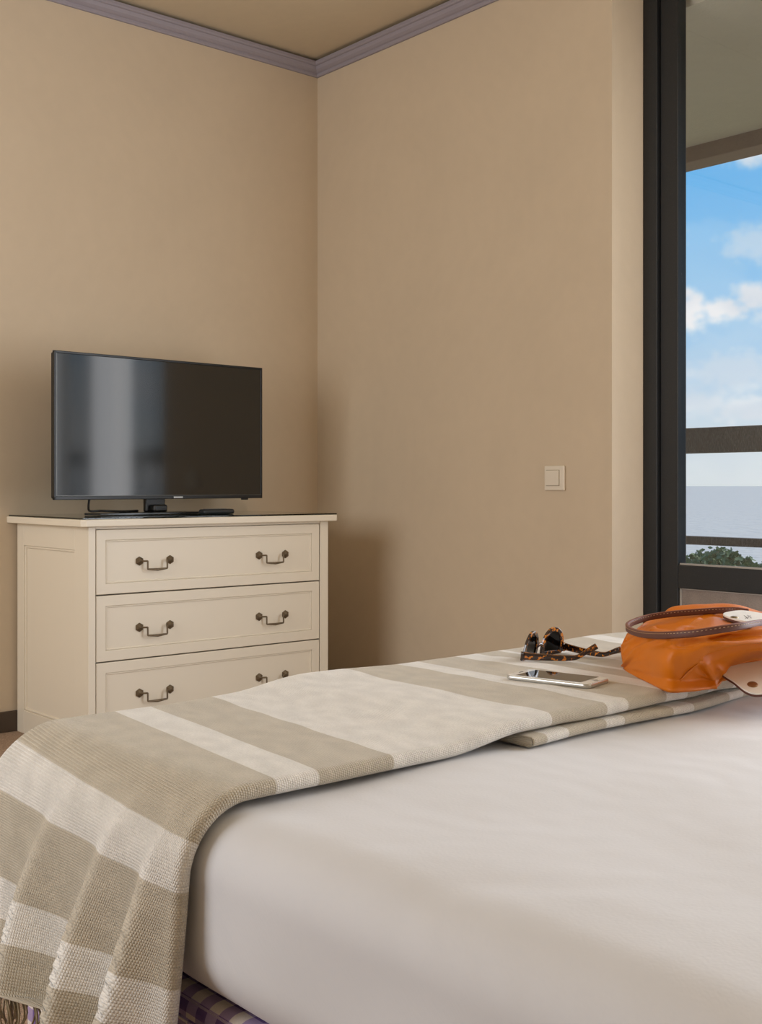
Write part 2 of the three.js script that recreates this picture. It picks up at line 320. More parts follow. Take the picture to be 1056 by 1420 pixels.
// ---------------------------------------------------------------- chest of drawers
const DX0 = -1.40, DX1 = -0.394, DZ = 0.573;
{
  const t = thing('chest_of_drawers', 'cream painted chest of three drawers with bronze bail handles', 'dresser');
  part('side_panel', (() => { // left side: frame around a recessed panel
    const zs = [0.016, 0.073, 0.475, DZ - 0.006], ys = [0.0, 0.085, 0.682, 0.762], x0 = DX0, x1 = DX0 + 0.02;
    return [box(x0, x1, ys[0], ys[3], zs[0], zs[1], 0.002), box(x0, x1, ys[0], ys[3], zs[2], zs[3], 0.002), box(x0, x1, ys[0], ys[1], zs[1], zs[2], 0.002), box(x0, x1, ys[2], ys[3], zs[1], zs[2], 0.002), box(x0 + 0.009, x1, ys[1], ys[2], zs[1], zs[2]),
      box(x0 + 0.003, x0 + 0.012, ys[1], ys[2], zs[1], zs[1] + 0.009, 0.004), box(x0 + 0.003, x0 + 0.012, ys[1], ys[2], zs[2] - 0.009, zs[2], 0.004), box(x0 + 0.003, x0 + 0.012, ys[1], ys[1] + 0.009, zs[1], zs[2], 0.004), box(x0 + 0.003, x0 + 0.012, ys[2] - 0.009, ys[2], zs[1], zs[2], 0.004)];
  })(), M.cream, t);
  part('side_panel', box(DX1 - 0.02, DX1, 0, 0.762, 0.016, DZ - 0.006, 0.002), M.cream, t);
  part('back_panel', box(DX0 + 0.021, DX1 - 0.021, 0.02, 0.762, 0.016, 0.028), M.cream, t);
  part('carcass_board', box(DX0 + 0.021, DX1 - 0.021, 0.07, 0.085, 0.029, DZ - 0.03), M.cream, t);
  part('carcass_board', box(DX0 + 0.021, DX1 - 0.021, 0.745, 0.762, 0.029, DZ - 0.03), M.cream, t);
  for (const [a, b] of [[DX0, DX0 + 0.0265], [DX1 - 0.0375, DX1]]) part('stile', box(a, b, 0, 0.762, DZ - 0.005, DZ + 0.003, 0.002), M.cream, t);
  part('top_rail', box(DX0 + 0.0275, DX1 - 0.0385, 0.754, 0.762, DZ - 0.02, DZ), M.cream, t);
  part('plinth', box(DX0 + 0.0275, DX1 - 0.0385, 0.0, 0.083, DZ - 0.02, DZ - 0.004, 0.002), M.cream, t);
  part('top', (() => { const g = new THREE.ExtrudeGeometry(new THREE.Shape([[-1.43, 0.004], [-1.43, 0.586], [-1.418, 0.598], [-0.374, 0.598], [-0.362, 0.586], [-0.362, 0.004]].map(([x, z]) => new THREE.Vector2(x, -z))), { depth: 0.018, bevelEnabled: true, bevelSize: 0.003, bevelThickness: 0.003, bevelSegments: 3 }); g.rotateX(-Math.PI / 2); g.translate(0, 0.766, 0); return boxUV(g); })(), M.cream, t);
  part('glass_top', box(-1.428, -0.365, 0.7875, 0.7925, 0.006, 0.594, 0.001), M.glassTop, t).userData.label = 'thin greenish glass sheet';
  const hexGeo = (() => { // six sided rosette
    const pr = [[0, 0.0115], [0.0075, 0.0085], [0.0135, 0.005], [0.0155, 0.0035], [0.0155, 0]].map(([r, y]) => new THREE.Vector2(r, y)).reverse();
    const g = new THREE.LatheGeometry(pr, 6).toNonIndexed(); g.computeVertexNormals(); g.rotateX(Math.PI / 2); g.rotateZ(Math.PI / 6 * 0); return boxUV(g);
  })();
  const bailGeo = (() => {
    const w = 0.0595, a = new THREE.Vector3(-w + 0.006, 0, 0.018);
    const pts = [[-w + 0.002, 0, 0.012], [-w + 0.020, 0.0, 0.019], [-w + 0.0215, -0.001, 0.0195], [-w + 0.0215, -0.026, 0.02], [-w + 0.023, -0.028, 0.02], [0, -0.0305, 0.021], [w - 0.023, -0.028, 0.02], [w - 0.0215, -0.026, 0.02], [w - 0.0215, -0.001, 0.0195], [w - 0.020, 0, 0.019], [w - 0.002, 0, 0.012]].map(p => new THREE.Vector3(...p));
    const path = new THREE.CurvePath(); for (let i = 0; i + 1 < pts.length; i++) path.add(new THREE.LineCurve3(pts[i], pts[i + 1]));
    const geos = [];
    for (let i = 0; i + 1 < pts.length; i++) {
      const d = pts[i + 1].clone().sub(pts[i]), L = d.length(), mid = i >= 4 && i <= 5;
      const r0 = mid ? (i === 4 ? 0.003 : 0.0046) : 0.003, r1 = mid ? (i === 4 ? 0.0046 : 0.003) : 0.003;
      const c = new THREE.CylinderGeometry(r1, r0, L, 10); c.translate(0, L / 2, 0); c.applyQuaternion(new THREE.Quaternion().setFromUnitVectors(new THREE.Vector3(0, 1, 0), d.clone().normalize())); c.translate(pts[i].x, pts[i].y, pts[i].z); geos.push(c);
      const s = new THREE.SphereGeometry(0.003, 8, 6); s.translate(pts[i].x, pts[i].y, pts[i].z); geos.push(s);
    }
    return mergeGeometries(geos.map(clean));
  })();
  for (const [y0, y1] of [[0.5355, 0.752], [0.3115, 0.5315], [0.087, 0.3075]]) {
    const x0 = DX0 + 0.0295, x1 = DX1 - 0.0405, m = 0.036, z0 = DZ - 0.02, z1 = DZ;
    const hole = (g, a) => { const s = new THREE.Path([[x0 + m - a, y0 + m - a], [x0 + m - a, y1 - m + a], [x1 - m + a, y1 - m + a], [x1 - m + a, y0 + m - a]].map(p => new THREE.Vector2(...p))); g.holes.push(s); };
    const sh = new THREE.Shape([[x0 + 0.002, y0 + 0.002], [x1 - 0.002, y0 + 0.002], [x1 - 0.002, y1 - 0.002], [x0 + 0.002, y1 - 0.002]].map(p => new THREE.Vector2(...p))); hole(sh, 0.002);
    const fr = new THREE.ExtrudeGeometry(sh, { depth: 0.016, bevelEnabled: true, bevelSize: 0.002, bevelThickness: 0.002, bevelSegments: 2 }); fr.translate(0, 0, z0 + 0.002);
    const bead = [[x0 + m, x0 + m + 0.006, y0 + m, y1 - m], [x1 - m - 0.006, x1 - m, y0 + m, y1 - m], [x0 + m, x1 - m, y0 + m, y0 + m + 0.006], [x0 + m, x1 - m, y1 - m - 0.006, y1 - m]].map(([a, b, c, d]) => box(a, b, c, d, z1 - 0.008, z1 - 0.0025, 0.0025));
    const dr = part('drawer', [boxUV(fr), ...bead], M.cream, t);
    part('drawer_panel', box(x0 + m - 0.002, x1 - m + 0.002, y0 + m - 0.002, y1 - m + 0.002, z0 + 0.004, z1 - 0.0055), M.cream, dr);
    const yh = (y0 + y1) / 2 + (y0 > 0.5 ? -0.002 : -0.006);
    for (const xc of [-1.1475, -0.653]) {
      for (const s of [-1, 1]) part('rosette', hexGeo, M.bronze, dr).position.set(xc + s * 0.0595, yh, z1 - 0.005);
      part('bail', bailGeo, M.bronze, dr).position.set(xc, yh, z1 - 0.005);
    }
  }
}

// ---------------------------------------------------------------- television
{
  const t = thing('television', 'black flat screen television on a stand on the cream chest', 'television');
  const w = 0.907, y0 = 0.849, y1 = 1.370, cy = (y0 + y1) / 2, h = y1 - y0, O = 0.7935;
  t.position.set(-0.9435, O, 0.29); t.rotation.y = Math.atan2(0.04, 0.907);
  const Y = y => y - O, b = 0.009;
  part('back_housing', [box(-w / 2 + 0.004, w / 2 - 0.004, Y(y0) + 0.004, Y(y1) - 0.004, -0.03, -0.008, 0.006), box(-0.3, 0.3, Y(y0) + 0.03, Y(y1) - 0.2, -0.055, -0.03, 0.01)], M.blackPlastic, t);
  part('bezel', [box(-w / 2, w / 2, Y(y0), Y(y0) + 0.013, -0.01, 0.004, 0.002), box(-w / 2, w / 2, Y(y1) - b, Y(y1), -0.01, 0.004, 0.002), box(-w / 2, -w / 2 + b, Y(y0), Y(y1), -0.01, 0.004, 0.002), box(w / 2 - b, w / 2, Y(y0), Y(y1), -0.01, 0.004, 0.002)], M.blackPlastic, t);
  part('screen', box(-w / 2 + 0.004, w / 2 - 0.004, Y(y0) + 0.006, Y(y1) - 0.004, -0.006, 0.001), M.screen, t);
  part('inner_trim', [box(-w / 2 + 0.009, -w / 2 + 0.0105, Y(y0) + 0.013, Y(y1) - 0.009, 0.001, 0.0035), box(-w / 2 + 0.009, w / 2 - 0.009, Y(y0) + 0.013, Y(y0) + 0.0145, 0.001, 0.0035)], std(0x6d6c68, 0.3, { metalness: 0.6 }), t);
  part('badge', box(0.035, 0.075, Y(y0) + 0.003, Y(y0) + 0.009, 0.004, 0.0055, 0.0005), M.silver, t);
  part('sensor', box(0.355, 0.385, Y(y0) - 0.006, Y(y0) + 0.001, -0.008, 0.002, 0.002), M.blackPlastic, t);
  part('neck', [box(-0.075, 0.01, 0.008, Y(y0) + 0.05, -0.035, -0.012, 0.006), box(-0.06, 0.0, 0.008, 0.035, -0.05, 0.02, 0.008)], M.blackPlastic, t);
  const bs = new THREE.Shape(); bs.moveTo(-0.33, -0.02); bs.lineTo(-0.31, 0.05); bs.quadraticCurveTo(0, 0.10, 0.24, 0.05); bs.lineTo(0.26, -0.02); bs.quadraticCurveTo(0, -0.1, -0.33, -0.02);
  const bg = new THREE.ExtrudeGeometry(bs, { depth: 0.005, bevelEnabled: true, bevelSize: 0.003, bevelThickness: 0.0015, bevelSegments: 2, curveSegments: 24 }); bg.rotateX(-Math.PI / 2); bg.scale(1, 1, -1); bg.index || 0;
  const bgi = bg.toNonIndexed ? bg : bg; flip(bgi); bgi.translate(0, 0.002, 0.02);
  part('stand_base', boxUV(bgi), std(0x2a2c2c, 0.18, { metalness: 0.3 }), t);
  part('power_cable', new THREE.TubeGeometry(new THREE.CatmullRomCurve3([[-0.3, Y(y0) + 0.03, -0.02], [-0.312, 0.03, -0.012], [-0.316, 0.016, 0.0], [-0.29, 0.016, 0.04], [-0.2, 0.0125, 0.03], [-0.1, 0.0125, -0.03]].map(p => new THREE.Vector3(...p))), 40, 0.0042, 8), M.blackPlastic, t);
}
function flip(g) { const p = g.attributes.position, n = g.attributes.normal; for (let i = 0; i < p.count; i += 3) for (const a of [p, n]) { const v = [0, 1, 2].map(k => a.array[(i + 1) * 3 + k]); for (let k = 0; k < 3; k++) { a.array[(i + 1) * 3 + k] = a.array[(i + 2) * 3 + k]; a.array[(i + 2) * 3 + k] = v[k]; } } g.computeVertexNormals(); return g; }
{
  const t = thing('remote_control', 'dark remote control lying on the glass top beside the television stand', 'remote');
  const g = new RoundedBoxGeometry(0.145, 0.019, 0.042, 4, 0.009); part('body', boxUV(g), std(0x23272a, 0.45), t);
  for (let i = 0; i < 6; i++) for (const s of [-1, 0, 1]) part('button', (() => { const c = new THREE.CylinderGeometry(0.0032, 0.0032, 0.0014, 10); c.translate(-0.05 + i * 0.017, 0.0102, s * 0.0105); return c; })(), M.buttonGrey ??= std(0x50565a, 0.5), t);
  t.position.set(-0.82, 0.7930 + 0.0096, 0.45); t.rotation.y = 0.12;
}

// ---------------------------------------------------------------- light switch
{
  const t = thing('light_switch', 'cream square light switch on the beige wall', 'switch');
  const yc = 0.926, zc = 1.384;
  part('plate', box(-0.011, -0.0005, yc - 0.044, yc + 0.044, zc - 0.046, zc + 0.046, 0.004, 3), M.switch ??= std(0xe2d8c6, 0.4), t);
  part('inner_frame', box(-0.0125, -0.011, yc - 0.0285, yc + 0.0285, zc - 0.036, zc + 0.026, 0.0007), M.dark2 ??= std(0xa89b84, 0.5), t);
  part('rocker', box(-0.0155, -0.0126, yc - 0.0265, yc + 0.0265, zc - 0.034, zc + 0.024, 0.0012), M.switch ??= std(0xe2d8c6, 0.4), t);
}

// ---------------------------------------------------------------- bed
const BX0 = -2.585, BX1 = -0.79, BZ0 = 2.655, BZ1 = 4.68, TOP = 0.581, BOT = 0.392, RB = 0.06;
const ginghamTex = dataTex(128, 128, (() => { const r = rng(3); return (u, v) => { const a = u < 0.5, b = v < 0.5, k = 1 + 0.10 * (r() - 0.5); const c = a && b ? [112, 88, 146] : (a || b) ? [168, 148, 186] : [226, 216, 206]; return c.map(x => x * k); }; })(), true, [1 / 0.034, 1 / 0.034]);
{
  const t = thing('bed_base', 'bed base covered in purple and cream gingham under the white mattress', 'bed');
  const m = std(0xffffff, 0.9, { map: ginghamTex });
  part('base_cover', box(BX0 + 0.012, BX1 - 0.012, 0.1, BOT - 0.001, BZ0 + 0.07, BZ1, 0.018, 4), m, t);
  part('piping', (() => { const c = sweep([[BX0 + 0.02, BZ1 - 0.02], [BX0 + 0.02, BZ0 + 0.09], [BX0 + 0.03, BZ0 + 0.078], [BX1 - 0.03, BZ0 + 0.078]].map(([x, z]) => new THREE.Vector3(x, 0.372, z)), 0.002, 0.002, undefined, 60); return c; })(), m, t);
  for (const [x, z] of [[BX0 + 0.12, BZ0 + 0.18], [BX1 - 0.12, BZ0 + 0.18], [BX0 + 0.12, BZ1 - 0.12], [BX1 - 0.12, BZ1 - 0.12]]) part('leg', (() => { const c = new THREE.CylinderGeometry(0.03, 0.024, 0.1, 16); c.translate(x, 0.05, z); return c; })(), M.blackPlastic, t);
}
{
  const w = BX1 - BX0, h = TOP - BOT, d = BZ1 - BZ0, g0 = new THREE.BoxGeometry(1, 1, 1, 150, 26, 150); g0.deleteAttribute('uv'); g0.deleteAttribute('normal');
  const g = mergeVertices(g0), p = g.attributes.position, inner = [w / 2 - RB, h / 2 - RB, d / 2 - RB];
  const warp = (t) => { const s = Math.sign(t), a = Math.abs(t) * 2; return s * (a > 0.7 ? lerp(0.7, 1, ((a - 0.7) / 0.3)) : a) / 2; };
  for (let i = 0; i < p.count; i++) {
    let v = [warp(p.getX(i)) * w, p.getY(i) * h, warp(p.getZ(i)) * d];
    const c = v.map((a, k) => Math.max(-inner[k], Math.min(inner[k], a))), dv = v.map((a, k) => a - c[k]), L = Math.hypot(...dv);
    // spread a box corner cell over the rounding
    if (L > 1e-6) { const mx = Math.max(...dv.map(Math.abs)); v = c.map((a, k) => a + dv[k] / L * mx); }
    const X = v[0] + (BX0 + BX1) / 2, Y = v[1] + (TOP + BOT) / 2, Z = v[2] + (BZ0 + BZ1) / 2, up = smooth(0.0, h / 2, v[1]);
    const soft = 0.0035 * n2(X * 2.2 + 1, Z * 2.6) + 0.0016 * n2(X * 5 + 4, Z * 6);
    const side = 0.003 * n2(Z * 4, Y * 5 + 3);
    p.setXYZ(i, X + (X < BX0 + 0.1 ? side * (1 - up) : 0), Y + up * (soft - 0.002), Z);
  }
  g.computeVertexNormals();
  const uv = new Float32Array(p.count * 2); for (let i = 0; i < p.count; i++) { uv[2 * i] = p.getX(i) + 0.4 * p.getY(i); uv[2 * i + 1] = p.getZ(i) + p.getY(i); } g.setAttribute('uv', new THREE.BufferAttribute(uv, 2));
  const weave = dataTex(512, 512, (() => { const r = rng(9); return (u, v) => 0.5 + 0.25 * tileN(u, v, 5, 12) + 0.14 * tileN(u, v, 14, 13) + 0.03 * (r() - 0.5); })(), false, [1.3, 1.3]);
  const t = thing('mattress', 'thick mattress in a smooth white fitted sheet', 'mattress');
  part('fitted_sheet', g, std(0xdadbdf, 0.75, { bumpMap: weave, bumpScale: 0.004, sheen: 0.25, sheenRoughness: 0.6, sheenColor: new THREE.Color(1, 1, 1) }), t);
}

// ---------------------------------------------------------------- throw blanket
const U0 = -1.7, U1 = 0.5;
const bounds = [[-1.65, -1.55], [-1.50, -1.40], [-1.14, -1.04], [-0.99, -0.885], [-0.83, -0.78], [-0.765, -0.713], [-0.663, -0.578], [-0.533, -0.423], [-0.159, -0.055], [0, 0.108], [0.155, 0.245], [0.287, 0.5]];
const stripeTex = dataTex(2048, 256, (() => {
  const r = rng(14);
  return (u, v) => {
    const s = U0 + u * (U1 - U0);
    const be = bounds.some(([a, b]) => s > a && s < b), k = 1 + 0.05 * (r() - 0.5) + 0.03 * n2(u * 60, v * 9);
    return (be ? [203, 194, 177] : [238, 235, 229]).map(x => x * k);
  };
})(), true);
const underBounds = [[-0.40, -0.333], [-0.523, -0.445], [-0.663, -0.563], [-0.813, -0.708], [-0.96, -0.86], [-1.65, -1.5], [-1.4, -1.2]];
const underTex = dataTex(1024, 64, (() => { const r = rng(15); return (u) => { const s = U0 + u * (U1 - U0), be = underBounds.some(([a, b]) => s > a && s < b), k = 1 + 0.05 * (r() - 0.5); return (be ? [203, 194, 177] : [238, 235, 229]).map(x => x * k); }; })(), true);
underTex.wrapS = THREE.ClampToEdgeWrapping; underTex.repeat.set(1 / (U1 - U0), 1 / 0.6); underTex.offset.set(-U0 / (U1 - U0), 0);
stripeTex.wrapS = THREE.ClampToEdgeWrapping; stripeTex.repeat.set(1 / (U1 - U0), 1 / 0.6); stripeTex.offset.set(-U0 / (U1 - U0), 0);
const knitTex = dataTex(512, 512, (u, v, i, j) => { // rows of small slanted stitches
  const N = 36, row = Math.floor(u * N), fu = u * N - row, fv = (v * N + (row % 2) * 0.5) % 1;
  const a = Math.sin(Math.PI * fu) ** 0.7, b = Math.sin(Math.PI * fv) ** 0.8;
  return 0.12 + 0.7 * a * b * (0.85 + 0.15 * n2(row * 3.3, Math.floor(v * N) * 1.7)) + 0.1 * tileN(u, v, 26, 33);
}, false, [1 / 0.1, 1 / 0.1]);
M.knit = std(0xffffff, 0.95, { map: stripeTex, bumpMap: knitTex, bumpScale: 0.0016, sheen: 1.0, sheenRoughness: 0.5, sheenColor: new THREE.Color(0.9, 0.88, 0.85) });

M.knitUnder = M.knit.clone(); M.knitUnder.map = underTex;

// cloth slab: centre surface C(s, p), thickness th, rolled at both long edges
function clothSlab(C, s0, s1, ns, np, th, skew, width) {
  const rows = [], uvs = [], e = 1e-3, R = 8;
  const nrm = (s, p) => { const a = C(s + e, p).sub(C(s - e, p)), b = C(s, Math.min(1, p + e)).sub(C(s, Math.max(0, p - e))); return { N: a.clone().cross(b).normalize(), T: b.normalize() }; };
  for (let i = 0; i <= ns; i++) {
    const s = lerp(s0, s1, i / ns), row = [], uv = [], h = th(s) / 2;
    const put = (p, ca, cb, w) => { const { N, T } = nrm(s, p), c = C(s, p); row.push(c.addScaledVector(N, ca * h).addScaledVector(T, cb * h)); uv.push([s + skew(s, p), w]); };
    for (let j = 0; j <= np; j++) put(j / np, 1, 0, j / np * width);
    for (let j = 1; j < R; j++) { const a = j / R * Math.PI; put(1, Math.cos(a), Math.sin(a), width + a * h); }
    for (let j = np; j >= 0; j--) put(j / np, -1, 0, width + Math.PI * h + (1 - j / np) * width);
    for (let j = 1; j < R; j++) { const a = j / R * Math.PI; put(0, -Math.cos(a), -Math.sin(a), 2 * width + Math.PI * h + a * h); }
    row.push(row[0].clone()); uv.push([uv[0][0], 2 * width + 2 * Math.PI * h]);
    rows.push(row); uvs.push(uv);
  }
  const cap = r => r.map(() => r.reduce((a, b) => a.clone().add(b), new THREE.Vector3()).divideScalar(r.length));
  const n = rows[0].length;
  const g = gridGeo([cap(rows[0]), ...rows, cap(rows[rows.length - 1])]);
  const all = [uvs[0], ...uvs, uvs[uvs.length - 1]];
  g.setAttribute('uv', new THREE.Float32BufferAttribute(all.flat(2), 2));
  // weld the normals along the seam
  const N = g.attributes.normal; for (let i = 0; i < all.length; i++) { const a = i * n, b = a + n - 1; const v = new THREE.Vector3(N.getX(a) + N.getX(b), N.getY(a) + N.getY(b), N.getZ(a) + N.getZ(b)).normalize(); N.setXYZ(a, v.x, v.y, v.z); N.setXYZ(b, v.x, v.y, v.z); }
  return g;
}
const TH = 0.018, LIFT = 0.013, ARC_R = RB + TH / 2 + 0.002, SX = -2.493, AX = BX0 + RB; // arc starts at x = AX
const ridges = [ // [p at the top, p at the hem, width, height]
  [0.52, 0.16, 0.10, 0.062], [0.78, 0.54, 0.08, 0.066], [0.95, 0.82, 0.055, 0.054], [0.30, -0.05, 0.10, 0.012],
];
function throwC(s, p) {
  const x0 = SX - s, z = lerp(2.725, 3.146, p);
  const lift = LIFT * smooth(-2.26, -2.12, x0);
  const wav = 0.0018 * n2(x0 * 6, z * 7) + 0.0024 * Math.sin(x0 * 38 + z * 9) * smooth(-2.1, -1.9, x0) * 0.5 + 0.004 * smooth(0.25, 0.0, p) * Math.sin(x0 * 9.0 + 2.2) ;
  const yTop = TOP + TH / 2 + 0.003 + lift;
  const sA = SX - AX;
  if (s <= sA) return new THREE.Vector3(x0, yTop + Math.max(-0.001, wav) * smooth(0.0, 0.3, sA - s + 0.02), z);
  const arc = ARC_R * Math.PI / 2, t = s - sA, cy = TOP - RB + 0.001;
  const a = Math.min(1, t / arc) * Math.PI / 2, dn = Math.max(0, t - arc);
  let x = AX - (ARC_R) * Math.sin(a), y = cy + (yTop - cy) * Math.cos(a) - dn;
  const g = smooth(0.02, 0.34, t), gl = Math.min(1, t / 0.34);
  let out = 0.032 * g * gl, zz = z;
  for (const [pa, pb, w, h] of ridges) { const d = (p - lerp(pa, pb, gl)) / w; out += h * g * Math.exp(-Math.pow(Math.abs(d < 0 ? d * 1.5 : d * 0.8), 1.35)); }
  zz = lerp(z, lerp(2.87, 3.155, p), g ** 2.2); out += 0.022 * Math.exp(-p * 6) * smooth(0.02, 0.16, t);
  x -= out; y += out * 0.12;
  return new THREE.Vector3(x, y, zz);
}
{
  const t = thing('throw_blanket', 'folded knitted throw with beige and cream stripes across the foot of the bed', 'blanket');
  const skew = (s, p) => (1 - p) * (0.012 + 0.035 * smooth(-0.5, -0.05, s) - 0.027 * smooth(0.0, 0.12, s));
  const S1 = 0.318;
  part('woven_cloth', clothSlab(throwC, SX + 0.93, S1, 330, 120, () => TH, skew, 0.46), M.knit, t);
  // second fold of the cloth, showing below the first at the near edge
  const lowC = (s, p) => { const x0 = SX - s; return new THREE.Vector3(x0, TOP + 0.0065 + 0.003 * Math.max(0, Math.sin(x0 * 21)) * 0.3, lerp(2.78, 3.160 + 0.005 * Math.sin(x0 * 14 + 0.6) - 0.016 * smooth(-1.8, -1.62, x0), p)); };
  part('under_fold', clothSlab(lowC, SX + 0.93, SX + 2.125, 200, 40, () => 0.0125, () => 0, 0.4), M.knitUnder, t).userData.label = 'lower folded layer of the throw';
  // fringe
  const R = rng(77), fr = [];
  for (let k = 0; k < 150; k++) {
    const p = 0.1 + 0.9 * (k + 0.2 + 0.6 * R()) / 150, a = throwC(S1, p), b = throwC(S1 - 0.01, p), d = a.clone().sub(b).normalize(), L = 0.034 + 0.018 * R();
    const q = a.clone().addScaledVector(d, -0.004).add(new THREE.Vector3((R() - 0.5) * 0.012, 0, 0));
    fr.push(new THREE.TubeGeometry(new THREE.CatmullRomCurve3([q, q.clone().addScaledVector(d, L * 0.5).add(new THREE.Vector3((R() - 0.5) * 0.006, 0, (R() - 0.5) * 0.01)), q.clone().add(new THREE.Vector3((R() - 0.5) * 0.012, -L, (R() - 0.5) * 0.022))]), 6, 0.0011, 5));
  }
  const f = part('fringe', fr, std(0xa89a80, 0.95), t); f.userData.kind = 'stuff';
}

// ---------------------------------------------------------------- phone
const YT = 0.6135;
{
  const t = thing('smartphone', 'silver and white smartphone lying screen up on the throw', 'phone');
  t.position.set(-1.880, YT + 0.0042, 3.000); t.rotation.y = -Math.atan2(0.978, 0.208);
  const slab = (l, w, r, h, y) => { const s = new THREE.Shape(); const a = l / 2, b = w / 2; s.moveTo(-a + r, -b); s.lineTo(a - r, -b); s.absarc(a - r, -b + r, r, -Math.PI / 2, 0); s.lineTo(a, b - r); s.absarc(a - r, b - r, r, 0, Math.PI / 2); s.lineTo(-a + r, b); s.absarc(-a + r, b - r, r, Math.PI / 2, Math.PI); s.lineTo(-a, -b + r); s.absarc(-a + r, -b + r, r, Math.PI, 1.5 * Math.PI); const bv = Math.min(0.0026, h * 0.45); const g = new THREE.ExtrudeGeometry(s, { depth: h - 2 * bv, bevelEnabled: true, bevelSize: bv, bevelOffset: -bv, bevelThickness: bv, bevelSegments: 4, curveSegments: 10 }); g.rotateX(-Math.PI / 2); g.translate(0, y + bv, 0); return boxUV(g); };
  part('case', slab(0.138, 0.067, 0.0105, 0.0071, -0.0036), std(0xc9c8c4, 0.28, { metalness: 0.85 }), t);
  part('face', slab(0.1355, 0.0645, 0.0095, 0.0012, 0.0029), std(0xe6e3dd, 0.12), t).userData.label = 'white front glass';
  part('display', box(-0.052, 0.052, 0.0041, 0.0044, -0.0293, 0.0293), std(0x0b0b0b, 0.04, { ior: 1.6 }), t).userData.label = 'dark glossy screen';
  part('home_button', (() => { const c = new THREE.CylinderGeometry(0.0052, 0.0052, 0.0005, 24); c.translate(0.0605, 0.0042, 0); return c; })(), M.silver, t);
  part('earpiece', box(-0.0612, -0.0598, 0.0041, 0.0044, -0.0055, 0.0055), M.dark, t);
}

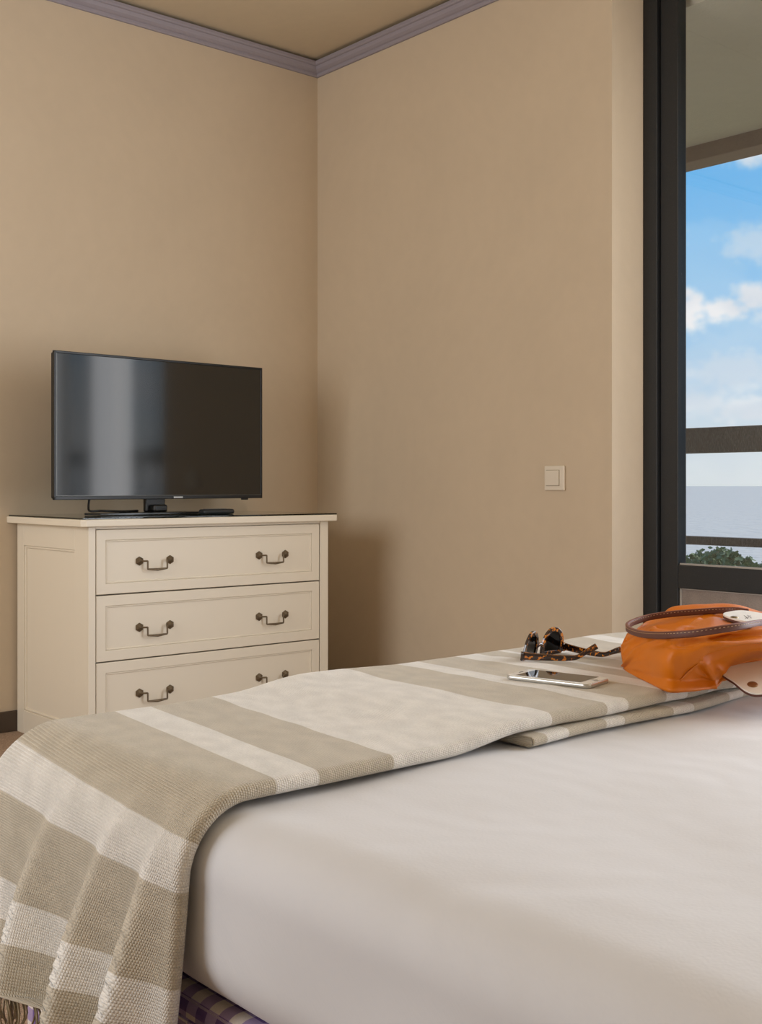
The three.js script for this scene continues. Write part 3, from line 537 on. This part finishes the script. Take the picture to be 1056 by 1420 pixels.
// ---------------------------------------------------------------- sunglasses (lying upside down, temples half open)
{
  const t = thing('sunglasses', 'tortoiseshell sunglasses lying upside down on the throw', 'sunglasses');
  const tort = std(0xffffff, 0.16, { map: dataTex(256, 256, (u, v) => { const n = tileN(u, v, 9, 51) + 0.5 * tileN(u, v, 20, 52), a = smooth(0.22, 0.34, n); return [lerp(42, 214, a), lerp(24, 132, a), lerp(18, 38, a)]; }, true, [12, 12]), clearcoat: 0.5, clearcoatRoughness: 0.1 });
  const N0 = new THREE.Vector3(-1.795, YT, 2.838), F0 = new THREE.Vector3(-1.654, YT, 2.810);
  const X = F0.clone().sub(N0); const W = X.length(); X.normalize();
  const Zf = new THREE.Vector3(-X.z, 0, X.x); // from the front towards the temples
  if (Zf.z < 0) Zf.negate();
  const Yf = new THREE.Vector3(0, 1, 0).addScaledVector(Zf, 0.22).normalize();
  const Nf = new THREE.Vector3().crossVectors(X, Yf);
  const toWorld = (g) => { g.applyMatrix4(new THREE.Matrix4().makeBasis(X, Yf, Nf).setPosition(N0.clone().add(F0).multiplyScalar(0.5).add(new THREE.Vector3(0, 0.0015, 0)))); return boxUV(g); };
  const bend = g => { const p = g.attributes.position; for (let i = 0; i < p.count; i++) { const x = p.getX(i); p.setZ(i, p.getZ(i) + (Nf.dot(Zf) > 0 ? 1 : -1) * 2.1 * x * x); } g.computeVertexNormals(); return g; };
  const lensPts = (sgn, k) => { // cat eye, flat brow at the bottom
    const c = sgn * 0.0345, L = [[-0.0235, 0.012], [-0.0215, 0.0045], [-0.012, 0.0035], [0.012, 0.0035], [0.0245, 0.006], [0.0255, 0.018], [0.021, 0.034], [0.009, 0.0455], [-0.007, 0.046], [-0.0185, 0.036], [-0.0232, 0.023]];
    return L.map(([x, y]) => { const cx = 0.001, cy = 0.025; return new THREE.Vector2(c + sgn * (cx + (x - cx) * k), 0.94 * (cy + (y - cy) * k)); });
  };
  const ring = pts => { const c = new THREE.CatmullRomCurve3(pts.map(p => new THREE.Vector3(p.x, p.y, 0)), true, 'centripetal'); return Array.from({ length: 48 }, (_, i) => { const q = c.getPoint(i / 48); return new THREE.Vector2(q.x, q.y); }); };
  const rims = [];
  for (const s of [-1, 1]) {
    const sh = new THREE.Shape(ring(lensPts(s, 1.12))); sh.holes.push(new THREE.Path(ring(lensPts(s, 0.86))));
    const g = new THREE.ExtrudeGeometry(sh, { depth: 0.003, bevelEnabled: true, bevelSize: 0.0008, bevelThickness: 0.0008, bevelSegments: 2 }); g.translate(0, 0, -0.0015); rims.push(clean(bend(g)));
  }
  const br = new THREE.TubeGeometry(new THREE.CatmullRomCurve3([[-0.0125, 0.016, 0], [0, 0.021, 0], [0.0125, 0.016, 0]].map(p => new THREE.Vector3(...p))), 12, 0.0032, 8); rims.push(clean(br));
  for (const s of [-1, 1]) { const e = new RoundedBoxGeometry(0.012, 0.014, 0.005, 2, 0.0018); e.translate(s * 0.0655, 0.011, 0); rims.push(clean(bend(e))); }
  part('front_frame', toWorld(mergeGeometries(rims)), tort, t);
  for (const s of [-1, 1]) { const g = new THREE.ExtrudeGeometry(new THREE.Shape(ring(lensPts(s, 0.9))), { depth: 0.0016, bevelEnabled: false }); g.translate(0, 0, -0.0008); part('lens', toWorld(bend(g)), M.lens ??= std(0x080808, 0.06, { specularIntensity: 0.3 }), t); }
  const temple = (hinge, dir, L, hookY) => {
    const d = dir.clone().normalize(), at = (k, y) => hinge.clone().addScaledVector(d, k * L).setY(YT + y);
    return sweep([at(0, 0.0115), at(0.1, 0.0105), at(0.35, 0.0085), at(0.62, 0.0075), at(0.74, 0.009), at(0.87, 0.009 + hookY * 0.5), at(1, 0.009 + hookY)], 0.0022, 0.0068, new THREE.Vector3(0, 1, 0), 50, k => [1 + 0.5 * smooth(0.85, 1, k), k < 0.7 ? lerp(1.0, 0.55, k / 0.7) : lerp(0.55, 0.72, smooth(0.75, 0.95, k))]);
  };
  const back = k => Zf.clone().multiplyScalar(k);
  part('temple', temple(N0.clone().add(back(0.010)).addScaledVector(X, 0.002), new THREE.Vector3(0.757, 0, 0.654), 0.122, 0.018), tort, t);
  t.position.y = 0.0012;
  part('temple', temple(F0.clone().add(back(0.010)).addScaledVector(X, -0.002), new THREE.Vector3(-0.09, 0, 0.99), 0.130, 0.012), tort, t);
}

// ---------------------------------------------------------------- handbag
{
  const t = thing('handbag', 'orange nylon tote bag with brown leather handle slumped on the throw', 'bag');
  // cross sections, from the left corner to the right end: front bottom, two on the front, the crease, above it, front top edge, three in the hollow, back ridge, back bottom
  const S = [
    [[864, 928, 1.8216], [864, 927.5, 1.82], [864, 927, 1.82], [864, 925, 1.82], [860.5, 899, 1.838], [868, 880, 1.85], [871, 878, 1.86], [874, 877, 1.87], [877, 877, 1.88], [880, 878, 1.895], [870, 915, 1.88]],
    [[879, 936, 1.766], [878, 930, 1.757], [878, 922, 1.752], [879, 914, 1.752], [876, 897, 1.785], [880, 880, 1.80], [886, 877, 1.84], [890, 874, 1.88], [894, 868, 1.93], [898, 864, 1.97], [890, 910, 1.93]],
    [[900, 946, 1.7015], [898, 935, 1.685], [898, 922, 1.678], [900, 905, 1.680], [899, 894, 1.712], [902, 882, 1.725], [905, 878, 1.79], [908, 874, 1.86], [911, 865, 1.93], [913, 859, 1.985], [910, 908, 1.96]],
    [[926, 958, 1.63], [923, 940, 1.612], [922, 922, 1.605], [924, 902, 1.610], [926, 896, 1.632], [928, 884, 1.655], [930, 880, 1.73], [932, 876, 1.83], [933, 861, 1.93], [927, 845, 2.0], [935, 906, 1.98]],
    [[950, 958, 1.63], [948, 942, 1.61], [947, 922, 1.597], [948, 900.5, 1.595], [950, 894, 1.620], [952, 882, 1.64], [954, 877, 1.72], [956, 871, 1.82], [957, 858, 1.92], [954, 841, 2.0], [958, 906, 1.98]],
    [[974, 955.5, 1.644], [972, 940, 1.632], [970, 922, 1.605], [974, 897.5, 1.588], [975, 891, 1.612], [976, 880, 1.63], [978, 869, 1.70], [980, 858, 1.80], [982, 857, 1.91], [980, 839.5, 2.0], [982, 906, 1.98]],
    [[995, 951, 1.671], [993, 940, 1.65], [992, 918, 1.625], [996, 895, 1.588], [997, 888, 1.610], [998, 876, 1.622], [1000, 867, 1.70], [1001, 857, 1.80], [1002, 856, 1.91], [1003, 838, 2.0], [1004, 906, 1.98]],
    [[1012, 934, 1.70], [1014, 924, 1.67], [1016, 911, 1.632], [1022, 892, 1.596], [1022, 884, 1.614], [1024, 872, 1.622], [1026, 866, 1.70], [1027, 862, 1.80], [1028, 857, 1.90], [1026, 842, 1.99], [1028, 906, 1.98]],
    [[1056, 918, 1.72], [1057, 912, 1.69], [1058, 902, 1.645], [1062, 889, 1.61], [1062, 881, 1.622], [1064, 870, 1.63], [1066, 866, 1.70], [1068, 864, 1.80], [1070, 862, 1.90], [1068, 853, 1.98], [1072, 906, 1.97]],
    [[1110, 925, 1.76], [1110, 918, 1.72], [1112, 905, 1.68], [1115, 894, 1.65], [1115, 885, 1.66], [1117, 876, 1.67], [1118, 872, 1.73], [1119, 870, 1.80], [1120, 868, 1.88], [1119, 864, 1.95], [1122, 906, 1.94]],
    [[1160, 926, 1.80], [1161, 920, 1.77], [1163, 910, 1.75], [1165, 902, 1.74], [1166, 895, 1.745], [1167, 888, 1.75], [1168, 886, 1.78], [1170, 884, 1.82], [1171, 884, 1.87], [1171, 886, 1.91], [1170, 910, 1.91]],
    [[1190, 925, 1.83], [1191, 921, 1.825], [1192, 916, 1.82], [1194, 910, 1.82], [1195, 905, 1.82], [1196, 901, 1.825], [1197, 899, 1.83], [1197, 898, 1.84], [1197, 899, 1.85], [1197, 902, 1.86], [1193, 918, 1.86]],
  ].map(r => r.map(([u, v, d]) => P(u, v, d)));
  const cr = (a, b, c, d, t) => { const o = new THREE.Vector3(); for (const k of ['x', 'y', 'z']) o[k] = 0.5 * ((2 * b[k]) + (-a[k] + c[k]) * t + (2 * a[k] - 5 * b[k] + 4 * c[k] - d[k]) * t * t + (-a[k] + 3 * b[k] - 3 * c[k] + d[k]) * t ** 3); return o; };
  const ringAt = (u, v) => { const i = Math.floor(v) % 11, f = v - Math.floor(v), r = S[u], g = k => r[(i + k + 11) % 11]; return cr(g(-1), g(0), g(1), g(2), f); };
  const NU = 165, NV = 176, rows = [];
  for (let i = 0; i <= NU; i++) {
    const u = i / NU * (S.length - 1), k = Math.min(S.length - 2, Math.floor(u)), f = u - k, row = [];
    for (let j = 0; j < NV; j++) { const v = j / NV * 11, q = n => ringAt(Math.max(0, Math.min(S.length - 1, n)), v); row.push(cr(q(k - 1), q(k), q(k + 1), q(k + 2), f)); }
    rows.push(row);
  }
  const cap = r => r.map(() => r.reduce((a, b) => a.clone().add(b), new THREE.Vector3()).divideScalar(r.length));
  const all = [cap(rows[0]), ...rows, cap(rows[NU])];
  let g = gridGeo(all, false, true);
  // creases: narrow folds that run along lines given in the cloth's own grid (u along, v around)
  const creases = [[[3.2, 3.9], [4.4, 3.0], [8.5, 3.05], 0.09, 0.006], [[0.1, 3.0], [1.3, 3.2], [2.9, 4.8], 0.12, 0.007], [[3.0, 3.6], [4.0, 3.5], [5.4, 3.7], 0.16, -0.005], [[5.1, 2.2], [6.4, 2.55], [8.8, 2.4], 0.12, -0.010], [[5.1, 2.3], [5.5, 1.6], [5.8, 0.4], 0.14, 0.007], [[5.2, 2.1], [4.9, 1.7], [5.3, 1.3], 0.12, -0.006], [[6.1, 1.7], [6.5, 1.2], [6.6, 0.4], 0.14, 0.007],
    [[0.3, 4.1], [1.0, 4.4], [1.9, 5.0], 0.12, 0.006], [[0.2, 4.6], [0.5, 4.4], [1.0, 4.9], 0.12, -0.006], [[0.3, 3.6], [1.0, 4.0], [1.7, 4.9], 0.09, 0.003], [[1.8, 6.6], [2.8, 6.9], [4.2, 6.4], 0.22, 0.006], [[3.0, 6.2], [3.8, 6.5], [4.6, 7.4], 0.14, 0.007], [[2.0, 7.6], [3.2, 7.3], [4.4, 7.8], 0.16, -0.005], [[5.4, 4.5], [5.8, 4.2], [6.5, 4.4], 0.16, -0.006]];
  const p = g.attributes.position, nn = g.attributes.normal.clone();
  for (let i = 0; i < all.length; i++) for (let j = 0; j < NV; j++) {
    const u = Math.max(0, Math.min(NU, i - 1)) / NU * (S.length - 1), v = j / NV * 11, q = i * NV + j;
    let o = 0;
    for (const [A, B, C, w, h] of creases) { let best = 9; for (let k = 0; k <= 120; k++) { const s = k / 120, x = (1 - s) ** 2 * A[0] + 2 * s * (1 - s) * B[0] + s * s * C[0], y = (1 - s) ** 2 * A[1] + 2 * s * (1 - s) * B[1] + s * s * C[1]; const d = Math.hypot((u - x) * 0.7, v - y) / (w * (0.45 + Math.sin(Math.PI * s) * 0.9)); if (d < best) best = d; } o += h * Math.exp(-best * best * 0.6) * 0.8; }
    const top = v > 0.5 && v < 9.5 ? 1 : 0.15;
    o += top * (0.0012 * n3(u * 0.7, v * 0.7, 3));
    if (i < 3) o *= 0.2;
    p.setXYZ(q, p.getX(q) + nn.getX(q) * o, Math.max(YT + 0.0006, p.getY(q) + nn.getY(q) * o), p.getZ(q) + nn.getZ(q) * o);
  }
  g.computeVertexNormals();
  // make sure that the surface points outwards
  { const c = new THREE.Vector3(); g.computeBoundingBox(); g.boundingBox.getCenter(c); let s = 0; for (let i = 0; i < p.count; i += 7) s += (p.getX(i) - c.x) * g.attributes.normal.getX(i) + (p.getY(i) - c.y) * g.attributes.normal.getY(i) + (p.getZ(i) - c.z) * g.attributes.normal.getZ(i); if (s < 0) { const a = g.index.array; for (let i = 0; i < a.length; i += 3) { const x = a[i]; a[i] = a[i + 1]; a[i + 1] = x; } g.computeVertexNormals(); } }
  boxUV(g);
  const nylonTex = dataTex(256, 256, (u, v, i, j) => 0.5 + 0.2 * (((i >> 1) + (j >> 1)) & 1) + 0.2 * tileN(u, v, 12, 61), false, [30, 30]);
  part('body', g, std(0xcc6e04, 0.42, { bumpMap: nylonTex, bumpScale: 0.0002, specularIntensity: 0.7 }), t);
  part('piping', new THREE.TubeGeometry(new THREE.CatmullRomCurve3([[930, 957, 1.626], [944, 943, 1.607], [958, 929, 1.602], [968, 920, 1.601]].map(q => P(...q))), 30, 0.0014, 6), std(0xc46a08, 0.45), t);

  const leather = std(0x5a3226, 0.5), edge = std(0x7a4a38, 0.5), thread = std(0xc8a27a, 0.8), pale = std(0xe6ded3, 0.42, { bumpMap: plasterBump, bumpScale: 0.0006 });  // pale puts the bright sheen of the leather into its base colour
  const hp = [[1090, 862, 1.69], [1056, 864.5, 1.655], [1024, 869, 1.60], [995, 873.6, 1.59], [962, 878.5, 1.60], [928, 881, 1.63], [897, 880.5, 1.705], [881, 877.5, 1.77], [871, 873, 1.83], [869.5, 868.5, 1.87], [878, 863, 1.91], [901, 856, 1.935], [932, 851.5, 1.935], [962, 849, 1.935], [993, 847, 1.935], [1018, 846.5, 1.92], [1036, 849, 1.88]].map(q => P(...q));
  const handle = part('handle', sweep(hp, 0.0026, 0.0050, new THREE.Vector3(0, 1, 0), 140), leather, t); handle.userData.label = 'brown leather strap handle with pale stitching';
  part('edge_trim', sweep(hp.map(v => v.clone().add(new THREE.Vector3(0, 0.0047, 0))), 0.0028, 0.0010, undefined, 140, undefined, 2), edge, handle);
  const hc = new THREE.CatmullRomCurve3(hp, false, 'centripetal'), st = [];
  for (let k = 0; k < 130; k++) {
    const c = hc.getPointAt((k + 0.5) / 130), T = hc.getTangentAt((k + 0.5) / 130), side = new THREE.Vector3().crossVectors(T, new THREE.Vector3(0, 1, 0)).normalize();
    for (const s of [-1, 1]) { const b = new THREE.BoxGeometry(0.0026, 0.0007, 0.0007); b.applyMatrix4(new THREE.Matrix4().makeBasis(T, new THREE.Vector3().crossVectors(side, T).normalize(), side)); const q = c.clone().addScaledVector(side, s * 0.0026).add(new THREE.Vector3(0, 0.0026, 0)); b.translate(q.x, q.y, q.z); st.push(b); }
  }
  const sm = part('stitching', st, thread, handle); sm.userData.kind = 'stuff';

  // closing tab on the top, its leather sheen painted pale, with its stud and stamp
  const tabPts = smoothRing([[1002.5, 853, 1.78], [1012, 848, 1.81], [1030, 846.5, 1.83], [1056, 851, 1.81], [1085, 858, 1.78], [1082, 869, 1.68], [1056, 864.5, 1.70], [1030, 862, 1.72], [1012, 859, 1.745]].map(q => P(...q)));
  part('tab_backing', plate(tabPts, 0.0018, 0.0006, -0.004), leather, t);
  const tab = part('closing_tab', plate(tabPts, 0.0016, 0.0006, -0.001), pale, t); tab.userData.label = 'leather tab with its glossy sheen painted pale';
  const stud = (c, N, r, name, m, par) => { const cy = new THREE.LatheGeometry([[0, 0.0022], [r * 0.55, 0.002], [r * 0.9, 0.0012], [r, 0]].map(v => new THREE.Vector2(...v)), 24); cy.applyQuaternion(new THREE.Quaternion().setFromUnitVectors(new THREE.Vector3(0, 1, 0), N)); cy.translate(c.x, c.y, c.z); part(name, flipOut(cy), m, par); };
  function flipOut(g) { return boxUV(g); }
  const frameOf = pts => { const c = pts.reduce((a, b) => a.clone().add(b), new THREE.Vector3()).divideScalar(pts.length), N = new THREE.Vector3(); pts.forEach((q, i) => N.add(new THREE.Vector3().crossVectors(q.clone().sub(c), pts[(i + 1) % pts.length].clone().sub(c)))); N.normalize(); if (N.dot(CAM.clone().sub(c)) < 0) N.negate(); return { c, N }; };
  const onPlate = (fr, u, v, lift) => { const r = P(u, v, 1).sub(CAM), k = fr.c.clone().addScaledVector(fr.N, lift).sub(CAM).dot(fr.N) / r.dot(fr.N); return CAM.clone().addScaledVector(r, k); };
  const f1 = frameOf(tabPts);
  stud(onPlate(f1, 1018, 856.4, 0.0014), f1.N, 0.0062, 'stud', std(0x8a7a5c, 0.35, { metalness: 0.8 }), tab);
  const mark = [[[1031, 853.5], [1034, 855.5], [1036, 858], [1037.5, 855]], [[1033, 857.8], [1036, 856], [1040, 855.5], [1041, 857.6]], [[1036, 853], [1038, 854.4], [1040, 853.6]]].map(l => new THREE.TubeGeometry(new THREE.CatmullRomCurve3(l.map(([u, v]) => onPlate(f1, u, v, 0.0013))), 16, 0.0004, 5));
  part('stamped_emblem', mark, std(0x6b625c, 0.7), tab);

  // the large front flap hanging to the throw at the right, its sheen painted pale too
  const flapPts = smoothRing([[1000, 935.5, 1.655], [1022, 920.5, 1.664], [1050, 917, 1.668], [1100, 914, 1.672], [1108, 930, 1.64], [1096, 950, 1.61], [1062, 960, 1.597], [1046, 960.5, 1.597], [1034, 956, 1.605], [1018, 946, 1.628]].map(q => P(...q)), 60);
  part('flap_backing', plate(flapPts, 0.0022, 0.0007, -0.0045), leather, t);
  const flap = part('front_flap', plate(flapPts, 0.0016, 0.0006, -0.001), pale, t); flap.userData.label = 'leather flap with its sheen painted pale and a brown edge';
  const f2 = frameOf(flapPts);
  stud(onPlate(f2, 1043, 949.5, 0.001), f2.N, 0.0075, 'snap', std(0x8d6440, 0.4, { metalness: 0.5 }), flap);
}

// ---------------------------------------------------------------- shadows on, and draw
scene.traverse(o => { if (o.isMesh) { o.castShadow = true; o.receiveShadow = true; } if (o.isDirectionalLight) o.castShadow = true; });
renderer.render(scene, camera);
